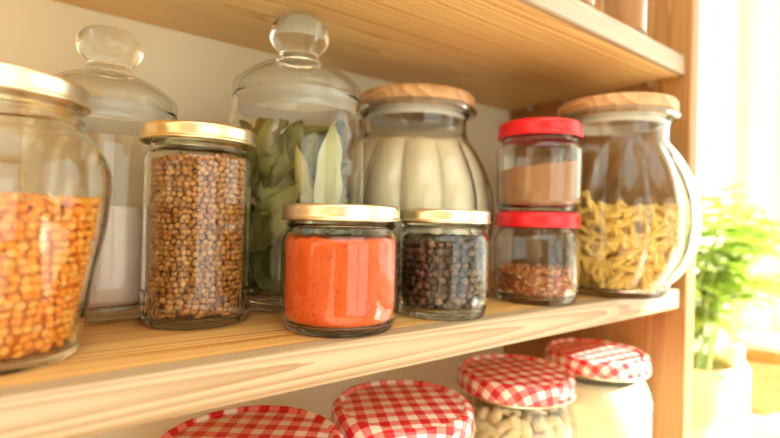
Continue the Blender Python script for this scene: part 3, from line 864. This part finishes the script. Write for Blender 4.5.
TW = math.atan2(-WP[1], -WP[0])
def w_limit(q): return w_rin(max(0.013, q.z)) * 0.915 - 0.0012
rp = random.Random(5)
npas = 0
PL = 'short twisted dry pasta piece in the petal-ribbed wooden-lidded jar'
PG = 'pasta pieces in the ribbed jar'
for lay, cnt in ((0, 130), (1, 80), (2, 36)):
    for i in range(cnt):
        a = TW + (((i * 0.6180339) % 1.0) - 0.5) * (4.6 if lay == 0 else 4.0 if lay == 1 else 2.6)
        z = 0.010 + 0.054 * (i + 0.5) / cnt
        me = PM[rp.randrange(len(PM))]
        nrm = Vector((math.cos(a), math.sin(a), 0))
        rot = (Matrix.Rotation(a + PI / 2, 3, 'Z') @ Matrix.Rotation(rp.gauss(0.9 if rp.random() < .7 else 0.1, 0.5) * rp.choice((-1, 1)), 3, 'Y') @ Matrix.Rotation(rp.gauss(0, .2), 3, 'X') @ Matrix.Rotation(rp.random() * 6, 3, 'Z'))
        o = bpy.data.objects.new('twisted_pasta', me); COL.objects.link(o)
        dep = lay * 0.0072 + rp.random() * 0.002
        stand_in_jar(o, me, WP, rot, nrm * (w_rin(z) - dep) + Vector((0, 0, z)), nrm, lambda q, d=dep: w_limit(q) - d, 0.0068, 0.0725 + rp.uniform(-.002, .002))
        tag(o, PL, 'pasta', PG)
for i in range(50):                       # the level top
    r_ = 0.046 * math.sqrt((i + 0.5) / 50); a = i * 2.39996
    me = PM[i % len(PM)]
    rot = Matrix.Rotation(rp.random() * 6.3, 3, 'Z') @ Matrix.Rotation(PI / 2 + rp.gauss(0, .22), 3, 'X') @ Matrix.Rotation(rp.random() * 6, 3, 'Z')
    o = bpy.data.objects.new('twisted_pasta', me); COL.objects.link(o)
    nrm = Vector((math.cos(a), math.sin(a), 0))
    stand_in_jar(o, me, WP, rot, nrm * r_ + Vector((0, 0, 0.066 + rp.uniform(-0.003, 0.003))), nrm, w_limit, 0.01)
    tag(o, PL, 'pasta', PG)
o = bpy.data.objects.new('twisted_pasta', PM[0]); COL.objects.link(o)
rgt = Vector((RD.x, RD.y, 0)); tow = Vector((math.cos(TW), math.sin(TW), 0))
o.matrix_world = Matrix.Translation(Vector((WP[0], WP[1], Z0)) + tow * 0.046 - rgt * 0.014 + Vector((0, 0, 0.0665))) @ Matrix.Rotation(0.45, 4, tow) 
tag(o, 'twisted pasta piece sticking up above the pasta level beside the red lids', 'pasta')

# ------------------------------------------------------------------ gingham-lidded jars on the lower shelf
GB = -0.2124 + E0
def gingham_jar(label, loc, r, turn, hh, body_r, rz=0.0):
    t = thing('preserving_jar', label, 'jar', (loc[0], loc[1], GB), rz)
    zt = hh; z0 = hh - 0.0128
    k = r
    nk = r - 0.0040
    outer = cr([(body_r - 0.005, 0.0), (body_r - 0.0035, 0.001), (body_r - 0.0004, 0.008), (body_r, 0.02), (body_r, 0.05), (body_r, z0 - 0.030), (body_r - 0.0006, z0 - 0.022), (body_r - 0.003, z0 - 0.0145),
                (nk + 0.0002, z0 - 0.0072), (nk - 0.0008, z0 - 0.0045), (nk + 0.0006, z0 - 0.0025), (nk - 0.0004, z0 - 0.0008), (nk + 0.0006, z0 + 0.0015), (nk - 0.0008, z0 + 0.004), (nk - 0.0010, z0 + 0.008)], 3)
    _, rin = glass_body(t, outer, 0.0020, 0.005, round_=0.006, mat=M['thin'])
    rim = cr([(r - 0.0016, z0 + 0.0003), (r - 0.0006, z0), (r, z0 + 0.0010), (r - 0.0005, z0 + 0.0024), (r - 0.0006, z0 + 0.0040), (r - 0.0008, zt - 0.0050), (r - 0.0016, zt - 0.0022), (r - 0.0034, zt - 0.0005), (r - 0.0048, zt)], 3)
    topp = cr([(r - 0.0048, zt), (r - 0.0062, zt - 0.0003), (r - 0.0072, zt - 0.0016), (r - 0.0084, zt - 0.0018), (r - 0.018, zt - 0.0012), (0.0, zt - 0.0010)], 3)
    under = [(0.0, zt - 0.0022), (r - 0.008, zt - 0.0026), (r - 0.0020, zt - 0.0050), (r - 0.0020, z0 + 0.0012), (r - 0.0016, z0 + 0.0003)]
    n1 = len(rim) - 1; n2 = n1 + len(topp) - 1
    bm = lathe(rim + topp[1:] + under, 96, mat=lambda i: 0 if i < n1 else (1 if i < n2 else 2))
    gm = gingham('gingham_print', zt, 0.0118, turn)
    lo = obj('gingham_lid', bm, [gm, gm, M['gold']], t, sharp=50)
    ring = [(r - 0.0019, z0 - 0.0010), (r - 0.0010, z0 - 0.0016), (r - 0.0002, z0 - 0.0008), (r - 0.0006, z0 - 0.0002), (r - 0.0019, z0 - 0.0002), (r - 0.0019, z0 - 0.0010)]
    obj('lid_curl', lathe(ring, 96), M['gold'], lo)
    return t, rin
GS = 1.55 / 1.5
HH = 0.2124 - 0.0535
gpos = [(0.0897, 0.2285), (0.1788 * GS, 0.2184 * GS), (0.2873 * GS, 0.2223 * GS), (0.3899 * GS, 0.2181 * GS)]
_, r0f = gingham_jar('red gingham-lidded jar below the coriander jar, only its lid top in sight', gpos[0], 0.0482, 0.70, HH, 0.0486)
_, r1f = gingham_jar('red gingham-lidded jar below the paprika and pepper jars', gpos[1], 0.0439, 0.45, HH, 0.0445)
_, r2f = gingham_jar('red gingham-lidded jar with a gold rim edge, filled with pale nuts', gpos[2], 0.0439, 0.25, HH, 0.0450)
_, r3f = gingham_jar('red gingham-lidded jar beside the side panel, full of beige grits', gpos[3], 0.0439, 0.1, HH, 0.0468)
for (x, y), rf, m, lab, ncat in ((gpos[0], r0f, M['sugar'], 'pale granular filling of the gingham jar below the coriander', 'sugar'), (gpos[1], r1f, M['grits'], 'beige granular filling of the gingham jar below the paprika', 'grits')):
    powder_fill('granulated_' + ncat, lab, ncat, (x, y, GB), rf, 0.0056, bumpy(0.118, 0.0006, 200, seed=12), m, gap=0.0006, seg=64, nz=16, nr=12)
powder_fill('beige_grits', 'beige grits filling the gingham jar beside the side panel', 'grits', (gpos[3][0], gpos[3][1], GB), r3f, 0.0056, bumpy(0.138, 0.0008, 150, seed=14), M['grits'], gap=0.0006, seg=80, nz=24, nr=12)

# nuts
def nut_mesh(i):
    r = random.Random(40 + i); bd = r.uniform(6, 28); L = r.uniform(0.0085, 0.0105)
    V, F = [], []
    n, m = 12, 10
    for a in range(1, n):
        t_ = a / n; z = -math.cos(PI * t_) * L; w = math.sin(PI * t_) ** 0.8 * 0.0047 * (1 - 0.18 * math.cos(PI * t_))
        for k in range(m):
            q = 2 * PI * k / m; V.append((w * math.cos(q) + bd * z * z, w * 0.8 * math.sin(q), z))
    for a in range(n - 2):
        for k in range(m):
            k2 = (k + 1) % m; F.append((a * m + k, a * m + k2, (a + 1) * m + k2, (a + 1) * m + k))
    V.append((bd * L * L, 0, -L)); V.append((bd * L * L, 0, L)); b = len(V)
    F += [((k + 1) % m, k, b - 2) for k in range(m)] + [((n - 2) * m + k, (n - 2) * m + (k + 1) % m, b - 1) for k in range(m)]
    me = bpy.data.meshes.new('pale_nut'); me.from_pydata(V, [], F); me.materials.append(M['nut']); finish(me, True, 80)
    return me
NM = [nut_mesh(i) for i in range(5)]
NP = (gpos[2][0], gpos[2][1], GB)
TN = math.atan2(-NP[1], -NP[0])
NTOP = 0.136
def nut_place(a, z, dep, top=False, rad=None):
    me = NM[rp.randrange(5)]
    nrm = Vector((math.cos(a), math.sin(a), 0))
    if top: rot = Matrix.Rotation(rp.random() * 6.3, 3, 'Z') @ Matrix.Rotation(PI / 2 + rp.gauss(0, .3), 3, 'X')
    else: rot = Matrix.Rotation(a + PI / 2, 3, 'Z') @ Matrix.Rotation(rp.uniform(-1.5, 1.5), 3, 'Y') @ Matrix.Rotation(rp.gauss(0, .3), 3, 'X') @ Matrix.Rotation(rp.random() * 6, 3, 'Z')
    o = bpy.data.objects.new('pale_nut', me); COL.objects.link(o)
    stand_in_jar(o, me, NP, rot, nrm * (rad if rad is not None else r2f(z) - dep) + Vector((0, 0, z)), nrm, lambda q: r2f(max(.012, q.z)) - 0.001 - dep, 0.006)
    tag(o, 'pale nut among the others in the gold-edged gingham jar', 'nut', 'nuts in the gingham jar')
for i in range(56):
    nut_place(TN + (((i * 0.618) % 1.0) - 0.5) * 3.3, 0.100 + (NTOP - 0.104) * (i + .5) / 56, rp.random() * 0.003)
for i in range(14):
    nut_place(i * 2.4, NTOP - 0.001 + rp.uniform(-.002, .002), 0, True, 0.030 * math.sqrt((i + .5) / 14))
# the rest of the jarful, below and behind those
V, F = solid_fill(r2f, 0.0056, lambda x, y: NTOP - 0.012, 0.0115, 40, 14, 6)
for j in range(9):
    for k in range(16):
        a = 2 * PI * (k + 0.5 * (j % 2)) / 16
        z = 0.0155 + j * 0.0103
        r_ = r2f(max(z, .012)) - 0.0132
        place(V, F, ICO, rnd_rot(), Vector((r_ * math.cos(a), r_ * math.sin(a), z)), (0.0088, 0.0055, 0.0058))
o = pyobj('pale_nuts', V, F, M['nut'], None, NP, sharp=89)
tag(o, 'the bulk of the pale nuts low in the gold-edged gingham jar', 'nuts', kind='stuff')

# ------------------------------------------------------------------ spice jars on the upper shelf
UZ = HU + T + E0
def spice_jar(label, loc, r, fill_label):
    t = jar_at('spice_jar', label, loc)
    outer = cr([(r - 0.0022, 0.0), (r - 0.001, 0.0006), (r, 0.0035), (r, 0.02), (r, 0.055), (r, 0.066), (r - 0.002, 0.072), (r - 0.005, 0.077), (r - 0.005, 0.086)], 3)
    _, rin = glass_body(t, outer, 0.0016, 0.004, round_=0.003, seg=64)
    gold_lid(t, r - 0.002, 0.080, 0.090, M['palegold'])
    powder_fill('ground_spice', fill_label, 'spice', loc, rin, 0.0045, bumpy(0.058, 0.0005, 200), M['redspice'], gap=0.0005, seg=64, nz=16, nr=12)
spice_jar('slim jar of brown-red spice on the upper shelf, nearest the side panel', (0.4040, 0.2080, UZ), 0.0185, 'brown-red powder in the upper shelf jar nearest the side panel')
spice_jar('slim spice jar on the upper shelf, second from the side panel', (0.3235, 0.2085, UZ), 0.0185, 'brown-red powder in the second upper shelf jar from the panel')

# ------------------------------------------------------------------ things by the window
CZ = -0.25
t = thing('kitchen_counter', 'pale kitchen counter under the window, beyond the shelving', 'counter', (0.9, 0.1, -Z0))
obj('worktop', box_bm(0.515 - 0.9, 1.268 - 0.9, -1.2 - 0.1, 0.384 - 0.1, Z0 + CZ - 0.03, Z0 + CZ, 0.004), M['counter'], t)
obj('cabinet_body', box_bm(0.74 - 0.9, 1.266 - 0.9, -1.18 - 0.1, 0.384 - 0.1, 0.0005, Z0 + CZ - 0.0302, 0.003), M['white'], t)

pot_p = (0.79, 0.300, CZ + E0)
t = thing('potted_plant', 'bright green bushy plant in a cream pot by the window', 'plant', pot_p)
prof = cr([(0.0, 0.0), (0.030, 0.0), (0.034, 0.002), (0.044, 0.026), (0.054, 0.056), (0.059, 0.084), (0.061, 0.098), (0.063, 0.100), (0.064, 0.108), (0.060, 0.110), (0.057, 0.104), (0.054, 0.089), (0.0, 0.088)], 4)
obj('pot', lathe(prof, 64), M['cream'], t, sharp=60)
obj('soil', lathe([(0, 0.0885), (0.052, 0.0885), (0.048, 0.093), (0.02, 0.095), (0, 0.0955)], 40), M['soil'], t)
rl = random.Random(21)
SV, SF, LV, LF = [], [], [], []
def tube(V, F, pts, r0, r1, m=6):
    b = len(V); n = len(pts)
    for i, p in enumerate(pts):
        d = (pts[min(n - 1, i + 1)] - pts[max(0, i - 1)]).normalized()
        u = d.orthogonal().normalized(); w = d.cross(u); r = r0 + (r1 - r0) * i / (n - 1)
        for k in range(m):
            a = 2 * PI * k / m; V.append((p + (u * math.cos(a) + w * math.sin(a)) * r)[:])
    for i in range(n - 1):
        for k in range(m):
            k2 = (k + 1) % m; F.append((b + i * m + k, b + i * m + k2, b + (i + 1) * m + k2, b + (i + 1) * m + k))
    F.append(tuple(b + k for k in range(m))[::-1]); F.append(tuple(b + (n - 1) * m + k for k in range(m)))
def blade(V, F, base, d, up, L, W, th=0.0004):
    s = d.cross(up).normalized(); nn = s.cross(d).normalized(); b = len(V); n = 7
    for side in (0, 1):
        for i in range(n + 1):
            t_ = i / n; w = W * 0.5 * math.sin(PI * max(0.03, min(0.985, t_)) ** 0.8)
            c = base + d * (L * t_) - nn * (L * 0.35 * t_ * t_) + nn * (th * side)
            for v in (-1, 0, 1): V.append((c + s * (w * v) + nn * (0.12 * W * abs(v)))[:])
    m = (n + 1) * 3
    for i in range(n):
        for v in (0, 1):
            a = b + i * 3 + v
            F.append((a, a + 1, a + 4, a + 3)); F.append((m + a, m + a + 3, m + a + 4, m + a + 1))
        for v in (0, 2):
            a = b + i * 3 + v; F.append((a, a + 3, m + a + 3, m + a))
ymax = 0.372 - pot_p[1]
def clampY(p): 
    if p.y > ymax: p.y = ymax - (p.y - ymax) * 0.3
    return p
for i in range(30):
    a = rl.random() * 6.28; r_ = 0.04 * math.sqrt(rl.random())
    b0 = Vector((r_ * math.cos(a), r_ * math.sin(a), 0.090))
    tip = clampY(Vector((0.105 + rl.gauss(0, 0.085), -0.035 + rl.gauss(0, 0.05), 0.262 + rl.uniform(-0.07, 0.10))))
    pts = []
    for k in range(7):
        q = k / 6; p = b0.lerp(tip, q); p.z += 0.05 * math.sin(PI * q) ; pts.append(clampY(p))
    tube(SV, SF, pts, 0.0017, 0.0008)
    for k in range(2, 7):
        for s in range(2 if k < 6 else 4):
            ang = rl.random() * 6.28
            d = Vector((math.cos(ang), math.sin(ang), rl.uniform(-0.1, 0.6))).normalized()
            base = pts[k]
            L = rl.uniform(0.028, 0.052)
            if (base + d * L).y > ymax + 0.008: d.y = -abs(d.y)
            blade(LV, LF, base, d, Vector((0, 0, 1)), L, L * rl.uniform(0.5, 0.68))
obj_s = pyobj('stems', SV, SF, M['stem'], t, (0, 0, 0))
obj_l = pyobj('foliage', LV, LF, M['basil'], t, (0, 0, 0))

t = thing('bottle', 'slim white bottle on the counter between plant pot and basket', 'bottle', (0.905, 0.268, CZ + E0))
obj('bottle_body', lathe(cr([(0.0, 0), (0.0135, 0), (0.0150, 0.002), (0.0155, 0.02), (0.0155, 0.075), (0.0135, 0.088), (0.0075, 0.098), (0.0070, 0.108), (0.0, 0.108)], 3), 48), M['white'], t)
obj('stopper', lathe([(0, 0.1082), (0.0078, 0.1082), (0.0082, 0.112), (0.0078, 0.120), (0, 0.121)], 32), M['white'], t)

# woven basket with a cloth in it
t = thing('basket', 'round wicker basket on the counter beside the window', 'basket', (1.02, 0.272, CZ + E0))
def weave(th, r, z): return r + 0.0018 * math.sin(th * 18 + (PI if int(z / 0.0052) % 2 else 0))
pb = [(0, 0), (0.050, 0), (0.052, 0.0005)] + [(0.052 + 0.013 * i / 15, 0.001 + 0.0052 * i) for i in range(16)] + [(0.063, 0.080)] + [(0.0605 - 0.013 * i / 14, 0.078 - 0.0052 * i) for i in range(15)] + [(0, 0.004)]
obj('basket_wall', lathe(pb, 144, weave), M['wicker'], t, sharp=80)
bm = bmesh.new()
n = 96
for k in range(n):
    pass
V, F = [], []
for k in range(n):
    a = 2 * PI * k / n; c = Vector((0.0645 * math.cos(a), 0.0645 * math.sin(a), 0.081))
    for q in range(8):
        b = 2 * PI * q / 8 + a * 14
        V.append((c.x + 0.0042 * math.cos(b) * math.cos(a), c.y + 0.0042 * math.cos(b) * math.sin(a), c.z + 0.0042 * math.sin(b)))
for k in range(n):
    for q in range(8):
        k2 = (k + 1) % n; sh = 0
        if k2 == 0: sh = 0
        F.append((k * 8 + q, k * 8 + (q + 1) % 8, k2 * 8 + (q + 1) % 8, k2 * 8 + q))
bm.free()
pyobj('basket_rim', V, F, M['wicker'], t, (0, 0, 0))

# folded linen beside the basket
def linen():
    V, F = [], []
    nx, ny = 26, 18
    for layer in range(2):
        for i in range(nx + 1):
            for j in range(ny + 1):
                u, v = i / nx - .5, j / ny - .5
                z = 0.030 + 0.010 * noise.noise((u * 5, v * 5, 3)) - 0.024 * (abs(u) * 2) ** 6 - 0.024 * (abs(v) * 2) ** 6
                V.append((u * 0.13, v * 0.075, max(0.0012, z) if layer == 0 else 0.0))
    w_ = ny + 1; n1 = (nx + 1) * w_
    for i in range(nx):
        for j in range(ny):
            a = i * w_ + j; F.append((a, a + w_, a + w_ + 1, a + 1)); F.append((n1 + a, n1 + a + 1, n1 + a + w_ + 1, n1 + a + w_))
    for i in range(nx):
        for j in (0, ny):
            a = i * w_ + j; F.append((a, n1 + a, n1 + a + w_, a + w_) if j else (a, a + w_, n1 + a + w_, n1 + a))
    for j in range(ny):
        for i in (0, nx):
            a = i * w_ + j; F.append((a, a + 1, n1 + a + 1, n1 + a) if i else (a, n1 + a, n1 + a + 1, a + 1))
    o = pyobj('folded_cloth', V, F, M['cloth'], None, (0.86, 0.19, CZ + E0))
    o.rotation_euler = (0, 0, 0.4)
    tag(o, 'white folded linen cloth lying on the counter in front of the basket', 'cloth')
linen()

# rows of like jars
for o in list(COL.objects):
    if o.parent is not None or 'label' not in o: continue
    for pre, word, g in (('preserving_jar', '', 'gingham-lidded jars on the lower shelf'), ('spice_jar', '', 'slim jars on the upper shelf'), ('storage_jar', '', 'petal-ribbed jars with wooden lids'),
                         ('glass_canister', '', 'canisters with knobbed glass lids'), ('glass_jar', 'red-lidded', 'stacked red-lidded jars'), ('glass_jar', 'gold lid', 'gold-lidded jars at the front of the shelf')):
        if o.name.startswith(pre) and word in o['label']: o['group'] = g

# ------------------------------------------------------------------ light
W = bpy.data.worlds.new('sky'); S.world = W; W.use_nodes = True
nt = W.node_tree; nt.nodes.clear()
wo = nt.nodes.new('ShaderNodeOutputWorld'); bg = nt.nodes.new('ShaderNodeBackground')
bg.inputs['Color'].default_value = (0.94, 0.99, 0.89, 1); bg.inputs['Strength'].default_value = 1.0
nt.links.new(bg.outputs[0], wo.inputs[0])

sun = bpy.data.lights.new('sun', 'SUN'); sun.energy = 6.5; sun.angle = math.radians(0.6); sun.color = (1.0, 0.97, 0.84)
so = bpy.data.objects.new('sun', sun); COL.objects.link(so)
to_sun = Vector((1.0, -1.0, 0.90)).normalized()
so.rotation_euler = to_sun.to_track_quat('Z', 'Y').to_euler()

def portal(name, loc, rot, sx, sy):
    l = bpy.data.lights.new(name, 'AREA'); l.shape = 'RECTANGLE'; l.size = sx; l.size_y = sy
    l.cycles.is_portal = True
    o = bpy.data.objects.new(name, l); COL.objects.link(o); o.location = loc; o.rotation_euler = rot
portal('window_portal', (ROOM_R + 0.11, (WR[0] + WR[1]) / 2, (WR[2] + WR[3]) / 2), Vector((1, 0, 0)).to_track_quat('Z', 'Y').to_euler(), WR[1] - WR[0], WR[3] - WR[2])
portal('added_roof_portal', ((SK[0] + SK[1]) / 2, (SK[2] + SK[3]) / 2, ROOM_H + 0.12), (0, 0, 0), SK[1] - SK[0], SK[3] - SK[2])
portal('added_door_portal', ((WF[0] + WF[1]) / 2, ROOM_F - 0.11, (WF[2] + WF[3]) / 2), Vector((0, -1, 0)).to_track_quat('Z', 'Y').to_euler(), WF[1] - WF[0], WF[3] - WF[2])

# ------------------------------------------------------------------ camera
f, yaw, pitch, roll = 478.996, 0.650195, -0.001482, 0.023948
Fv = Vector((math.sin(yaw) * math.cos(pitch), math.cos(yaw) * math.cos(pitch), -math.sin(pitch)))
Rv = Vector((math.cos(yaw), -math.sin(yaw), 0)); Uv = Rv.cross(Fv)
R2 = math.cos(roll) * Rv + math.sin(roll) * Uv; U2 = -math.sin(roll) * Rv + math.cos(roll) * Uv
cam = bpy.data.cameras.new('camera'); co = bpy.data.objects.new('camera', cam); COL.objects.link(co)
cam.sensor_width = 36.0; cam.lens = f / 780 * 36.0; cam.clip_start = 0.01; cam.clip_end = 50
m = Matrix((R2, U2, -Fv)).transposed().to_4x4(); m.translation = (0, 0, 0.05663 + Z0)
co.matrix_world = m
cam.dof.use_dof = True; cam.dof.focus_distance = 0.24; cam.dof.aperture_fstop = 4.8
S.camera = co

S.view_settings.view_transform = 'Standard'; S.view_settings.look = 'None'
S.view_settings.gamma = 1.0; S.view_settings.use_curve_mapping = False
S.view_settings.exposure = 1.9
c = S.cycles
c.max_bounces = 24; c.diffuse_bounces = 6; c.glossy_bounces = 10; c.transmission_bounces = 16; c.transparent_max_bounces = 40
c.caustics_reflective = False; c.caustics_refractive = True
c.sample_clamp_indirect = 8.0
